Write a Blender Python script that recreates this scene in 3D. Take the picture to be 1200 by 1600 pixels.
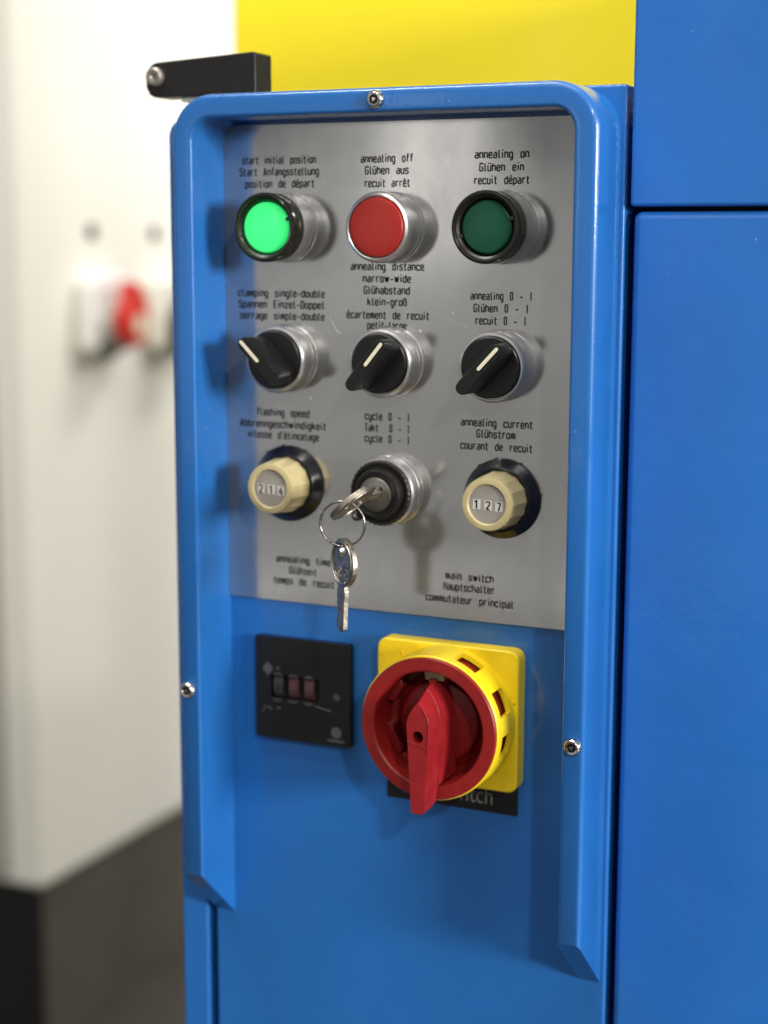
import bpy, bmesh, math, random
from mathutils import Vector, Matrix
R = math.radians
random.seed(4)
sc = bpy.context.scene
for o in list(bpy.data.objects):
    bpy.data.objects.remove(o)

# ---------------------------------------------------------------- camera
cam_d = bpy.data.cameras.new("camera")
cam = bpy.data.objects.new("camera", cam_d)
sc.collection.objects.link(cam)
sc.camera = cam
right = Vector((0.90724983, 0.42058591, 0.00229031))
up = Vector((-0.07052586, 0.14675913, 0.98665489))
back = Vector((0.41463702, -0.895304, 0.16280937))
M = Matrix((right, up, back)).transposed().to_4x4()
M.translation = Vector((0.29854, -0.64462, 0.11722))
cam.matrix_world = M
cam_d.sensor_fit = 'HORIZONTAL'
cam_d.sensor_width = 36.0
cam_d.lens = 77.25
cam_d.clip_start = 0.02
cam_d.clip_end = 60
cam_d.dof.use_dof = True
cam_d.dof.focus_distance = 0.662
cam_d.dof.aperture_fstop = 6.8
sc.render.resolution_x, sc.render.resolution_y = 768, 1024

# ---------------------------------------------------------------- world and lamps (indoor hall light)
w = bpy.data.worlds.new("World")
sc.world = w
w.use_nodes = True
nt = w.node_tree
bg = nt.nodes["Background"]
tc = nt.nodes.new("ShaderNodeTexCoord")
sep = nt.nodes.new("ShaderNodeSeparateXYZ")
mr = nt.nodes.new("ShaderNodeMapRange")
mr.inputs[1].default_value = -0.5
mr.inputs[2].default_value = 0.6
cr = nt.nodes.new("ShaderNodeValToRGB")
cr.color_ramp.elements[0].color = (0.33, 0.32, 0.30, 1)
cr.color_ramp.elements[1].color = (0.60, 0.61, 0.61, 1)
nt.links.new(tc.outputs["Generated"], sep.inputs[0])
nt.links.new(sep.outputs[2], mr.inputs[0])
nt.links.new(mr.outputs[0], cr.inputs[0])
nt.links.new(cr.outputs[0], bg.inputs[0])
bg.inputs[1].default_value = 0.51


def lamp(name, loc, target, size, power, col=(1, 0.96, 0.9), spin=0.0):
    d = bpy.data.lights.new(name, 'AREA')
    d.shape = 'RECTANGLE'
    d.size, d.size_y = size
    d.energy = power
    d.color = col
    o = bpy.data.objects.new(name, d)
    sc.collection.objects.link(o)
    o.location = loc
    q = (Vector(target) - Vector(loc)).to_track_quat('-Z', 'Y')
    o.rotation_euler = q.to_euler()
    o.rotation_euler.rotate_axis('Z', spin)
    return o


lamp("hall_lamp", (2.05, -2.45, 1.70), (0, 0, 0), (0.16, 0.16), 40)
lamp("side_lamp", (4.6, -1.45, 0.75), (0, 0, 0), (1.2, 0.8), 285)
lamp("overhead_light", (0.25, -1.05, 2.55), (0, 0, 0), (1.2, 0.09), 20)
lamp("overhead_light", (-0.55, -3.2, 2.3), (0, 0, 0), (1.3, 0.10), 12)
lamp("overhead_light", (-0.95, -0.6, 2.6), (-1.3, 1.3, 0.2), (1.2, 0.12), 62)  # unseen, added to brighten the white machine's front and the yellow panel
lamp("low_machine_fill", (0.5, 2.1, 0.9), (-1.1, 1.5, -0.7), (0.8, 0.6), 17)  # added fill for the lower part of the white machine
lamp("machine_fill", (0.6, 2.4, 2.7), (-1.1, 1.8, -0.3), (1.4, 0.5), 66)  # unseen fill, added to light the white machine's side
# unseen area lights, added to brighten the face plate by reflection
lamp("plate_fill", (-1.75, -3.60, -0.33), (0, 0, 0), (2.4, 1.32), 2.7, (1, 0.98, 0.94))
lamp("plate_streak_light", (-1.30, -3.00, 0.42), (0, 0, 0), (0.14, 0.7), 0.65)  # added for a soft vertical streak in the plate
lamp("plate_line_light", (-1.45, -3.35, -0.76), (0, 0, 0), (1.9, 0.016), 0.40)  # added for a bright line reflected low in the plate

sc.view_settings.view_transform = 'Standard'
sc.view_settings.look = 'None'
sc.view_settings.exposure = 0.0
sc.view_settings.gamma = 1.0
sc.cycles.use_denoising = True
sc.cycles.max_bounces = 8

# ---------------------------------------------------------------- materials


def mat(name, col, rough=0.5, metal=0.0, coat=0.0, bump=None, var=None, emit=None, spec=0.5, rvar=None, trans=0.0, ior=1.45, dust=None):
    """bump: (scale, strength, distance)   var: (scale, amount)   rvar: (scale, amount)"""
    m = bpy.data.materials.new(name)
    m.use_nodes = True
    n, l = m.node_tree.nodes, m.node_tree.links
    b = n["Principled BSDF"]
    b.inputs["Base Color"].default_value = (*col, 1)
    b.inputs["Roughness"].default_value = rough
    b.inputs["Metallic"].default_value = metal
    b.inputs["Coat Weight"].default_value = coat
    b.inputs["Coat Roughness"].default_value = 0.08
    b.inputs["Specular IOR Level"].default_value = spec
    b.inputs["Transmission Weight"].default_value = trans
    b.inputs["IOR"].default_value = ior
    t = n.new("ShaderNodeTexCoord")
    if bump:
        prev = None
        bl = bump if isinstance(bump, list) else [bump]
        for (s, st, di) in bl:
            nz = n.new("ShaderNodeTexNoise")
            nz.inputs["Scale"].default_value = s
            nz.inputs["Detail"].default_value = 3 if s > 20 else 0
            l.new(t.outputs["Object"], nz.inputs["Vector"])
            bp = n.new("ShaderNodeBump")
            bp.inputs["Strength"].default_value = st
            bp.inputs["Distance"].default_value = di
            l.new(nz.outputs["Fac"], bp.inputs["Height"])
            if prev:
                l.new(prev.outputs[0], bp.inputs["Normal"])
            prev = bp
        l.new(prev.outputs[0], b.inputs["Normal"])
        if coat:
            l.new(prev.outputs[0], b.inputs["Coat Normal"])
    if var:
        nz = n.new("ShaderNodeTexNoise")
        nz.inputs["Scale"].default_value = var[0]
        nz.inputs["Detail"].default_value = 6
        nz.inputs["Roughness"].default_value = 0.6
        l.new(t.outputs["Object"], nz.inputs["Vector"])
        r = n.new("ShaderNodeMapRange")
        r.inputs[1].default_value, r.inputs[2].default_value = 0.3, 0.7
        r.inputs[3].default_value, r.inputs[4].default_value = 1 - var[1], 1 + var[1]
        l.new(nz.outputs["Fac"], r.inputs[0])
        mx = n.new("ShaderNodeMix")
        mx.data_type = 'RGBA'
        mx.blend_type = 'MULTIPLY'
        mx.inputs[0].default_value = 1
        mx.inputs[6].default_value = (*col, 1)
        l.new(r.outputs[0], mx.inputs[7])
        l.new(mx.outputs[2], b.inputs["Base Color"])
    if rvar:
        nz = n.new("ShaderNodeTexNoise")
        nz.inputs["Scale"].default_value = rvar[0]
        nz.inputs["Detail"].default_value = 5
        l.new(t.outputs["Object"], nz.inputs["Vector"])
        r = n.new("ShaderNodeMapRange")
        r.inputs[1].default_value, r.inputs[2].default_value = 0.3, 0.7
        r.inputs[3].default_value, r.inputs[4].default_value = rough - rvar[1], rough + rvar[1]
        l.new(nz.outputs["Fac"], r.inputs[0])
        l.new(r.outputs[0], b.inputs["Roughness"])
    if dust:
        sc_, thr, lo, dcol = dust
        vo = n.new("ShaderNodeTexVoronoi")
        vo.inputs["Scale"].default_value = sc_
        l.new(t.outputs["Object"], vo.inputs["Vector"])
        a = n.new("ShaderNodeMapRange")
        a.inputs[1].default_value, a.inputs[2].default_value = thr, thr * 1.6
        a.inputs[3].default_value, a.inputs[4].default_value = 1, 0
        l.new(vo.outputs["Distance"], a.inputs[0])
        nz = n.new("ShaderNodeTexNoise")
        nz.inputs["Scale"].default_value = sc_ * .35
        l.new(t.outputs["Object"], nz.inputs["Vector"])
        c = n.new("ShaderNodeMapRange")
        c.inputs[1].default_value, c.inputs[2].default_value = lo, lo + .08
        l.new(nz.outputs["Fac"], c.inputs[0])
        mu = n.new("ShaderNodeMath")
        mu.operation = 'MULTIPLY'
        l.new(a.outputs[0], mu.inputs[0])
        l.new(c.outputs[0], mu.inputs[1])
        md = n.new("ShaderNodeMix")
        md.data_type = 'RGBA'
        l.new(mu.outputs[0], md.inputs[0])
        bc = b.inputs["Base Color"]
        if bc.links:
            l.new(bc.links[0].from_socket, md.inputs[6])
        else:
            md.inputs[6].default_value = (*col, 1)
        md.inputs[7].default_value = (*dcol, 1)
        l.new(md.outputs[2], bc)
    if emit:
        b.inputs["Emission Color"].default_value = (*emit[0], 1)
        b.inputs["Emission Strength"].default_value = emit[1]
    return m


BLUE = mat("blue_paint", (0.016, 0.131, 0.425), 0.30, coat=0.5, bump=(420, 0.12, 0.0004), var=(14, 0.07), rvar=(35, 0.10), dust=(110, 0.035, 0.55, (0.22, 0.32, 0.45)))
BLUE2 = mat("machine_blue_paint", (0.016, 0.138, 0.48), 0.38, coat=0.3, bump=[(90, 0.26, 0.0008), (600, 0.12, 0.0003)], var=(9, 0.08), rvar=(30, 0.10), dust=(90, 0.03, 0.52, (0.20, 0.30, 0.45)))
GAPSHADE = mat("gap_shade", (0.004, 0.008, 0.022), 0.7)  # near-black colour stands in for shade inside gaps and slots
YELLOW = mat("yellow_paint", (0.94, 0.76, 0.02), 0.35, coat=0.2, bump=(200, 0.1, 0.0005), var=(3, 0.05))
CREAM = mat("cream_white_paint", (0.82, 0.81, 0.75), 0.45, bump=(60, 0.1, 0.001), var=(1.5, 0.03))
GREYP = mat("grey_door_paint", (0.42, 0.41, 0.38), 0.5, var=(2, 0.05))
PLINTH = mat("dark_plinth", (0.085, 0.077, 0.062), 0.6, var=(4, 0.25))
PLINTH_SHADE = mat("plinth_front_shade", (0.008, 0.008, 0.008), 0.6)  # shade on the plinth's front, put into the colour
FLOOR = mat("dark_floor", (0.05, 0.044, 0.038), 0.45, var=(3, 0.35), bump=(30, 0.2, 0.002))
ALU = mat("satin_aluminium_collar", (0.70, 0.69, 0.68), 0.34, metal=0.88, bump=(500, 0.04, 0.0002), var=(60, 0.04), rvar=(90, 0.05))
CHROME = mat("chrome_screw", (0.62, 0.62, 0.60), 0.16, metal=1.0, var=(300, 0.15), rvar=(400, 0.08))
BLACKP = mat("black_plastic", (0.007, 0.007, 0.0075), 0.36, dust=(420, 0.06, 0.5, (0.07, 0.07, 0.07)), bump=(900, 0.15, 0.0002), rvar=(300, 0.06))
BLACKS = mat("shiny_black_plastic", (0.010, 0.010, 0.013), 0.22, rvar=(200, 0.05))
BLACKM = mat("matt_black_steel", (0.010, 0.009, 0.008), 0.42, dust=(260, 0.05, 0.5, (0.09, 0.085, 0.08)), bump=(900, 0.2, 0.0003), rvar=(100, 0.06))
SOCKET = mat("screw_socket", (0.05, 0.048, 0.045), 0.4, metal=1.0)
BEZEL = mat("smoky_bezel_plastic", (0.012, 0.011, 0.007), 0.16, rvar=(200, 0.05), coat=0.4)
BEZELD = mat("bezel_shadow_plastic", (0.006, 0.006, 0.005), 0.35)
RED = mat("red_button_plastic", (0.33, 0.022, 0.016), 0.30, bump=(300, 0.05, 0.0003), var=(90, 0.05))
REDH = mat("red_handle_plastic", (0.23, 0.011, 0.010), 0.36, bump=(500, 0.2, 0.0002), var=(120, 0.12), rvar=(150, 0.1))
REDD = mat("red_bowl_plastic", (0.18, 0.007, 0.007), 0.32, bump=(300, 0.1, 0.0003), var=(50, 0.1))
REDK = mat("red_knob_plastic", (0.25, 0.011, 0.015), 0.38, bump=(500, 0.25, 0.0002), var=(160, 0.15), rvar=(150, 0.1))
YELP = mat("yellow_switch_plastic", (0.83, 0.60, 0.012), 0.36, bump=(500, 0.15, 0.0002), var=(60, 0.10), rvar=(150, 0.08), dust=(170, 0.07, 0.50, (0.16, 0.11, 0.02)))
GREEN = mat("dark_green_lens", (0.003, 0.062, 0.031), 0.30, var=(100, 0.08))
GLOW = mat("lit_green_lens", (0.03, 0.55, 0.16), 0.35, emit=((0.045, 0.93, 0.20), 0.86), coat=0.3)
BEIGE = mat("beige_knob_plastic", (0.48, 0.405, 0.215), 0.38, bump=(600, 0.15, 0.0002), var=(150, 0.10))
DISC = mat("grey_display_disc", (0.30, 0.28, 0.25), 0.28, var=(120, 0.08))
WHITEP = mat("white_digit_wheel", (0.56, 0.55, 0.52), 0.4)
CREAMP = mat("ivory_marker", (0.74, 0.68, 0.52), 0.5, var=(900, 0.12))
INK = mat("black_ink", (0.012, 0.012, 0.013), 0.55)
GREYINK = mat("grey_print", (0.22, 0.21, 0.20), 0.5)
TIMINK = mat("dull_timer_print", (0.085, 0.085, 0.085), 0.5)
BOLTM = mat("dull_bolt_steel", (0.30, 0.27, 0.24), 0.45, metal=0.7, var=(200, 0.2))
LOCKM = mat("lock_cylinder_steel", (0.36, 0.34, 0.30), 0.32, metal=1.0, bump=(900, 0.25, 0.0002), var=(200, 0.2))
KEYM = mat("worn_nickel_key", (0.42, 0.38, 0.32), 0.42, metal=1.0, bump=[(500, 0.5, 0.0004), (1500, 0.3, 0.0002)], var=(350, 0.45), rvar=(500, 0.1))
RINGM = mat("steel_key_ring", (0.34, 0.33, 0.31), 0.25, metal=1.0, rvar=(500, 0.08))
SCRM = mat("pale_scratch", (0.75, 0.74, 0.72), 0.45, metal=0.6)
PINKW = mat("faded_red_wheel", (0.095, 0.038, 0.038), 0.5)
GREYW = mat("faded_grey_wheel", (0.045, 0.045, 0.042), 0.5)
BGWHITE = mat("white_plastic_box", (0.80, 0.80, 0.80), 0.35)
BGRED = mat("red_switch_plastic", (0.62, 0.03, 0.02), 0.4)

# the lit lens is a little brighter over its bulb
_n, _l = GLOW.node_tree.nodes, GLOW.node_tree.links
_t = _n.new("ShaderNodeTexCoord")
_v = _n.new("ShaderNodeVectorMath")
_v.operation = 'LENGTH'
_m = _n.new("ShaderNodeMapRange")
_m.inputs[1].default_value, _m.inputs[2].default_value = 0.017, 0.0215
_m.inputs[3].default_value, _m.inputs[4].default_value = 0.95, 0.62
_l.new(_t.outputs["Object"], _v.inputs[0])
_l.new(_v.outputs["Value"], _m.inputs[0])
_l.new(_m.outputs[0], _n["Principled BSDF"].inputs["Emission Strength"])

# stained face plate
PLATE = mat("stained_aluminium_plate", (0.40, 0.39, 0.37), 0.27, metal=0.92, bump=[(8, 0.5, 0.0035)])


def finish_plate(m):
    n, l = m.node_tree.nodes, m.node_tree.links
    b = n["Principled BSDF"]
    t = n.new("ShaderNodeTexCoord")
    # smears: stretched noise drives roughness; dust specks lighten the colour
    mp = n.new("ShaderNodeMapping")
    mp.inputs["Scale"].default_value = (1.0, 1.0, 0.45)
    l.new(t.outputs["Object"], mp.inputs[0])
    nz = n.new("ShaderNodeTexNoise")
    nz.inputs["Scale"].default_value = 22
    nz.inputs["Detail"].default_value = 7
    nz.inputs["Roughness"].default_value = 0.62
    l.new(mp.outputs[0], nz.inputs["Vector"])
    r = n.new("ShaderNodeMapRange")
    r.inputs[1].default_value, r.inputs[2].default_value = 0.32, 0.70
    r.inputs[3].default_value, r.inputs[4].default_value = 0.10, 0.19
    l.new(nz.outputs["Fac"], r.inputs[0])
    l.new(r.outputs[0], b.inputs["Roughness"])
    vo = n.new("ShaderNodeTexVoronoi")
    vo.inputs["Scale"].default_value = 75
    vo.inputs["Randomness"].default_value = 1
    l.new(t.outputs["Object"], vo.inputs["Vector"])
    r2 = n.new("ShaderNodeMapRange")
    r2.inputs[1].default_value, r2.inputs[2].default_value = 0.03, 0.06
    r2.inputs[3].default_value, r2.inputs[4].default_value = 1.0, 0.0
    l.new(vo.outputs["Distance"], r2.inputs[0])
    nz2 = n.new("ShaderNodeTexNoise")
    nz2.inputs["Scale"].default_value = 30
    l.new(t.outputs["Object"], nz2.inputs["Vector"])
    r3 = n.new("ShaderNodeMapRange")
    r3.inputs[1].default_value, r3.inputs[2].default_value = 0.52, 0.60
    l.new(nz2.outputs["Fac"], r3.inputs[0])
    mu = n.new("ShaderNodeMath")
    mu.operation = 'MULTIPLY'
    l.new(r2.outputs[0], mu.inputs[0])
    l.new(r3.outputs[0], mu.inputs[1])
    nz3 = n.new("ShaderNodeTexNoise")
    nz3.inputs["Scale"].default_value = 35
    nz3.inputs["Detail"].default_value = 8
    nz3.inputs["Roughness"].default_value = 0.7
    l.new(t.outputs["Object"], nz3.inputs["Vector"])
    cr = n.new("ShaderNodeValToRGB")
    cr.color_ramp.elements[0].position = 0.3
    cr.color_ramp.elements[0].color = (0.455, 0.455, 0.45, 1)
    cr.color_ramp.elements[1].position = 0.72
    cr.color_ramp.elements[1].color = (0.505, 0.505, 0.50, 1)
    l.new(nz3.outputs["Fac"], cr.inputs[0])
    mx = n.new("ShaderNodeMix")
    mx.data_type = 'RGBA'
    l.new(mu.outputs[0], mx.inputs[0])
    l.new(cr.outputs[0], mx.inputs[6])
    mx.inputs[7].default_value = (0.85, 0.84, 0.82, 1)
    l.new(mx.outputs[2], b.inputs["Base Color"])
    rr = n.new("ShaderNodeMath")
    rr.operation = 'MULTIPLY_ADD'
    l.new(mu.outputs[0], rr.inputs[0])
    rr.inputs[1].default_value = -0.7
    rr.inputs[2].default_value = 0.85
    l.new(rr.outputs[0], b.inputs["Metallic"])


finish_plate(PLATE)

# ---------------------------------------------------------------- mesh helpers (all sizes in millimetres)
K = 0.001
WORLD = {}


def link(name, me, m, parent=None, at=(0, 0, 0), bevel=0.0, seg=3, sharp=38, smooth=True):
    """me holds local coordinates around `at` (world, mm)."""
    o = bpy.data.objects.new(name, me)
    sc.collection.objects.link(o)
    if m is not None:
        for mm in (m if isinstance(m, (list, tuple)) else [m]):
            me.materials.append(mm)
    WORLD[o.name] = Vector(at)
    if parent is not None:
        o.parent = parent
        o.location = (Vector(at) - WORLD[parent.name]) * K
    else:
        o.location = Vector(at) * K
    if me is not None and smooth:
        me.shade_smooth()
        if bevel:
            bv = o.modifiers.new("bevel", 'BEVEL')
            bv.width = bevel * K
            bv.segments = seg
            bv.limit_method = 'ANGLE'
            bv.angle_limit = R(28)
            bv.harden_normals = True
        else:
            me.set_sharp_from_angle(angle=R(sharp))
    return o


def empty(name, at, label=None, cat=None, group=None):
    o = bpy.data.objects.new(name, None)
    o.empty_display_size = 0.02
    sc.collection.objects.link(o)
    o.location = Vector(at) * K
    WORLD[o.name] = Vector(at)
    tag(o, label, cat, group)
    return o


def tag(o, label=None, cat=None, group=None, kind=None):
    if label:
        o['label'] = label
    if cat:
        o['category'] = cat
    if group:
        o['group'] = group
    if kind:
        o['kind'] = kind
    return o


def mesh(name, vs, fs):
    me = bpy.data.meshes.new(name)
    me.from_pydata([(x * K, y * K, z * K) for x, y, z in vs], [], fs)
    bm = bmesh.new()
    bm.from_mesh(me)
    bmesh.ops.remove_doubles(bm, verts=bm.verts, dist=1e-7)
    bmesh.ops.recalc_face_normals(bm, faces=bm.faces)
    bm.to_mesh(me)
    bm.free()
    return me


def box(x0, x1, y0, y1, z0, z1):
    vs = [(x, y, z) for x in (x0, x1) for y in (y0, y1) for z in (z0, z1)]
    fs = [(0, 1, 3, 2), (4, 6, 7, 5), (0, 4, 5, 1), (2, 3, 7, 6), (0, 2, 6, 4), (1, 5, 7, 3)]
    return vs, fs


def lathe(profile, seg=72, a0=0.0, a1=360.0, rfun=None):
    """profile: list of (r, y); axis is Y."""
    full = abs(a1 - a0 - 360) < 1e-6
    n = seg if full else seg + 1
    vs, fs = [], []
    for (r, y) in profile:
        for i in range(n):
            a = R(a0 + (a1 - a0) * i / seg)
            rr = r * (rfun(a, r, y) if rfun else 1)
            vs.append((rr * math.cos(a), y, rr * math.sin(a)))
    for j in range(len(profile) - 1):
        if profile[j][0] == 0 and profile[j + 1][0] == 0:
            continue
        for i in range(seg):
            k = (i + 1) % n
            fs.append((j * n + i, j * n + k, (j + 1) * n + k, (j + 1) * n + i))
    return vs, fs


def prism(outline, y0, y1, holes=()):
    """outline in (x, z); solid between y0 (front) and y1 (back)."""
    bm = bmesh.new()
    loops = [list(outline)] + [list(h) for h in holes]
    edges, lv = [], []
    for lp in loops:
        v = [bm.verts.new((x * K, y0 * K, z * K)) for x, z in lp]
        lv.append(v)
        for i in range(len(v)):
            edges.append(bm.edges.new((v[i], v[(i + 1) % len(v)])))
    if len(loops) == 1:
        bm.faces.new(lv[0])
    else:
        bmesh.ops.triangle_fill(bm, use_beauty=True, edges=edges)
    fr = list(bm.faces)
    ret = bmesh.ops.extrude_face_region(bm, geom=fr)
    nv = [e for e in ret['geom'] if isinstance(e, bmesh.types.BMVert)]
    bmesh.ops.translate(bm, verts=nv, vec=(0, (y1 - y0) * K, 0))
    bmesh.ops.recalc_face_normals(bm, faces=bm.faces)
    me = bpy.data.meshes.new("prism")
    bm.to_mesh(me)
    bm.free()
    return me


def loft(layers, cap=True):
    """layers: list of (y, outline[(x,z)]) with equal counts."""
    n = len(layers[0][1])
    vs, fs = [], []
    for y, ol in layers:
        vs += [(x, y, z) for x, z in ol]
    for j in range(len(layers) - 1):
        for i in range(n):
            k = (i + 1) % n
            fs.append((j * n + i, j * n + k, (j + 1) * n + k, (j + 1) * n + i))
    if cap:
        fs.append(tuple(range(n)))
        fs.append(tuple(range((len(layers) - 1) * n, len(layers) * n)))
    return vs, fs


def circ(cx, cz, r, n=32, rz=None):
    rz = rz or r
    return [(cx + r * math.cos(2 * math.pi * i / n), cz + rz * math.sin(2 * math.pi * i / n)) for i in range(n)]


def rrect(x0, x1, z0, z1, r, n=6):
    out = []
    for cx, cz, a in ((x1 - r, z1 - r, 0), (x0 + r, z1 - r, 90), (x0 + r, z0 + r, 180), (x1 - r, z0 + r, 270)):
        for i in range(n + 1):
            t = R(a + 90 * i / n)
            out.append((cx + r * math.cos(t), cz + r * math.sin(t)))
    return out


def tube(pts, r, n=10, closed=False):
    P = [Vector(p) for p in pts]
    vs, fs = [], []
    N = len(P)
    for i in range(N):
        a = P[(i - 1) % N] if (closed or i > 0) else P[i]
        b = P[(i + 1) % N] if (closed or i < N - 1) else P[i]
        t = (b - a).normalized()
        ref = Vector((0, 1, 0)) if abs(t.y) < 0.9 else Vector((1, 0, 0))
        u = t.cross(ref).normalized()
        v = t.cross(u)
        for k in range(n):
            q = P[i] + r * (math.cos(2 * math.pi * k / n) * u + math.sin(2 * math.pi * k / n) * v)
            vs.append(tuple(q))
    for i in range(N if closed else N - 1):
        j = (i + 1) % N
        for k in range(n):
            m_ = (k + 1) % n
            fs.append((i * n + k, i * n + m_, j * n + m_, j * n + k))
    return vs, fs


# ---------------------------------------------------------------- narrow engraver's lettering, drawn with strokes
G = {
 'a': [[(.4, 7), (4, 7), (4, 0)], [(4, 3.9), (0, 3.9), (0, 0), (4, 0)]],
 'b': [[(0, 10), (0, 0)], [(0, 7), (4, 7), (4, 0), (0, 0)]],
 'c': [[(4, 5.3), (4, 7), (0, 7), (0, 0), (4, 0), (4, 1.7)]],
 'd': [[(4, 10), (4, 0)], [(4, 7), (0, 7), (0, 0), (4, 0)]],
 'e': [[(0, 3.5), (4, 3.5)], [(4, 3.5), (4, 7), (0, 7), (0, 0), (4, 0), (4, 1.3)]],
 'f': [[(1.2, 0), (1.2, 10), (3.7, 10)], [(0, 6.8), (3.4, 6.8)]],
 'g': [[(4, 7), (4, -3), (.3, -3)], [(4, 7), (0, 7), (0, 0), (4, 0)]],
 'h': [[(0, 10), (0, 0)], [(0, 7), (4, 7), (4, 0)]],
 'i': [[(2, 7), (2, 0)], [(2, 9.1), (2, 10.6)]],
 'k': [[(0, 10), (0, 0)], [(3.8, 7), (0, 2.8)], [(1.4, 4.4), (4, 0)]],
 'l': [[(1.5, 10), (1.5, 0), (3.1, 0)]],
 'm': [[(-.5, 0), (-.5, 7), (4.5, 7), (4.5, 0)], [(2, 7), (2, 0)]],
 'n': [[(0, 7.6), (0, 0)], [(0, 7), (4, 7), (4, 0)]],
 'o': [[(0, 0), (4, 0), (4, 7), (0, 7), None]],
 'p': [[(0, 7.6), (0, -3)], [(0, 7), (4, 7), (4, 0), (0, 0)]],
 'r': [[(.4, 7.6), (.4, 0)], [(.4, 4.6), (.4, 7), (3.8, 7)]],
 's': [[(3.9, 5.6), (3.9, 7), (.1, 7), (.1, 3.6), (3.9, 3.6), (3.9, 0), (.1, 0), (.1, 1.4)]],
 't': [[(1.2, 9.5), (1.2, 0), (3.6, 0)], [(0, 7), (3.5, 7)]],
 'u': [[(0, 7.5), (0, 0), (4, 0)], [(4, 7.5), (4, -.6)]],
 'v': [[(0, 7.5), (2, 0)], [(2, 0), (4, 7.5)]],
 'w': [[(-.6, 7.5), (.8, 0)], [(.8, 0), (2, 6.5)], [(2, 6.5), (3.2, 0)], [(3.2, 0), (4.6, 7.5)]],
 'y': [[(0, 7.5), (0, 0), (4, 0)], [(4, 7.5), (4, -3), (.4, -3)]],
 'z': [[(0, 7), (4, 7)], [(4, 7), (0, 0)], [(0, 0), (4, 0)]],
 '-': [[(0, 3.6), (4, 3.6)]],
 "'": [[(2, 10.6), (2, 8.2)]],
 'ß': [[(0, -.5), (0, 10), (3.6, 10), (3.6, 5.7), (2, 5.7)], [(2.2, 5.7), (4, 5.7), (4, 0), (1.6, 0)]],
 'S': [[(3.9, 8.2), (3.9, 10), (.1, 10), (.1, 5.2), (3.9, 5.2), (3.9, 0), (.1, 0), (.1, 1.8)]],
 'A': [[(-.1, -.5), (2, 10.4)], [(2, 10.4), (4.1, -.5)], [(.7, 2.8), (3.3, 2.8)]],
 'G': [[(4, 8.2), (4, 10), (0, 10), (0, 0), (4, 0), (4, 4.9), (2.2, 4.9)]],
 'E': [[(4, 10), (.1, 10)], [(.1, 10.7), (.1, -.7)], [(.1, 0), (4, 0)], [(.1, 5.1), (3.5, 5.1)]],
 'D': [[(0, 0), (4, 0), (4, 10), (0, 10)], [(0, 10.7), (0, -.7)]],
 'T': [[(-.2, 10), (4.2, 10)], [(2, 10), (2, -.6)]],
 'H': [[(0, 10.6), (0, -.6)], [(4, 10.6), (4, -.6)], [(0, 5.1), (4, 5.1)]],
 'I': [[(2, 10.6), (2, -.6)]],
 '0': [[(.2, 0), (3.8, 0), (3.8, 10), (.2, 10), None]],
 '1': [[(.9, 8), (2.5, 10.3)], [(2.5, 10.6), (2.5, -.6)]],
 '2': [[(.1, 8), (.1, 10), (3.9, 10), (3.9, 6.4)], [(3.9, 6.4), (.1, 0)], [(.1, 0), (4.1, 0)]],
 '4': [[(2.6, 10), (0, 2.6)], [(0, 2.6), (4.2, 2.6)], [(3.1, 5.8), (3.1, -.6)]],
 '7': [[(0, 10), (4, 10)], [(4, 10), (1.6, -.6)]],
}
G['ü'] = G['u'] + [[(.8, 9), (.8, 10.6)], [(3.2, 9), (3.2, 10.6)]]
G['é'] = G['e'] + [[(1.7, 8.5), (3.3, 10.8)]]
G['ê'] = G['e'] + [[(.7, 8.6), (2, 10.5)], [(2, 10.5), (3.3, 8.6)]]


def round_path(p, r=1.5):
    closed = p[-1] is None
    if closed:
        p = p[:-1]
    out = []
    n = len(p)
    for i in range(n):
        if not closed and i in (0, n - 1):
            out.append(p[i])
            continue
        a, b, c = Vector(p[i - 1]), Vector(p[i]), Vector(p[(i + 1) % n])
        d1, d2 = (a - b), (c - b)
        k = min(r, d1.length * .5, d2.length * .5)
        s, e = b + d1.normalized() * k, b + d2.normalized() * k
        for t in (0, .25, .5, .75, 1):
            q = s * (1 - t) ** 2 + b * 2 * t * (1 - t) + e * t * t
            out.append((q.x, q.y))
    return out, closed


ADV = {'i': (4.2, -1.2), 'l': (5.0, -.7), ' ': (9.4, 0), 't': (5.9, 0), 'f': (5.8, 0), 'r': (6.2, 0), 'm': (7.6, .5), 'w': (8.0, .7),
       'I': (5.0, -.8), "'": (4.0, -1.2), '1': (6.0, -.6), 'A': (7.0, .2)}


def stroke_text(lines, y, hw=1.0, zs=0.305):
    """lines: (text, x_left, x_right, z_baseline) -> flat print in the plane y."""
    vs, fs = [], []
    for text, x0, x1, zb in lines:
        wn = sum(ADV.get(ch, (6.5, 0))[0] for ch in text) - 2.5 + 2 * hw
        pen = 0.0
        sx = (x1 - x0) / wn
        for ci, ch in enumerate(text):
            adv, sh = ADV.get(ch, (6.5, 0))
            ox = pen + sh + hw
            pen += adv
            if ch == ' ':
                continue
            for p in G[ch]:
                pts, closed = round_path(p)
                P = [Vector(q) for q in pts]
                N = len(P)
                base = len(vs)
                for i in range(N):
                    a = P[(i - 1) % N] if (closed or i > 0) else P[i]
                    b = P[(i + 1) % N] if (closed or i < N - 1) else P[i]
                    t = (b - a).normalized()
                    nrm = Vector((-t.y, t.x))
                    for s in (-1, 1):
                        q = P[i] + nrm * hw * s
                        vs.append((x0 + (ox + q.x) * sx, y, zb + q.y * zs))
                for i in range(N if closed else N - 1):
                    j = (i + 1) % N
                    fs.append((base + 2 * i, base + 2 * j, base + 2 * j + 1, base + 2 * i + 1))
    me = bpy.data.meshes.new("lettering")
    me.from_pydata([(a * K, b * K, c * K) for a, b, c in vs], [], fs)
    return me

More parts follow.
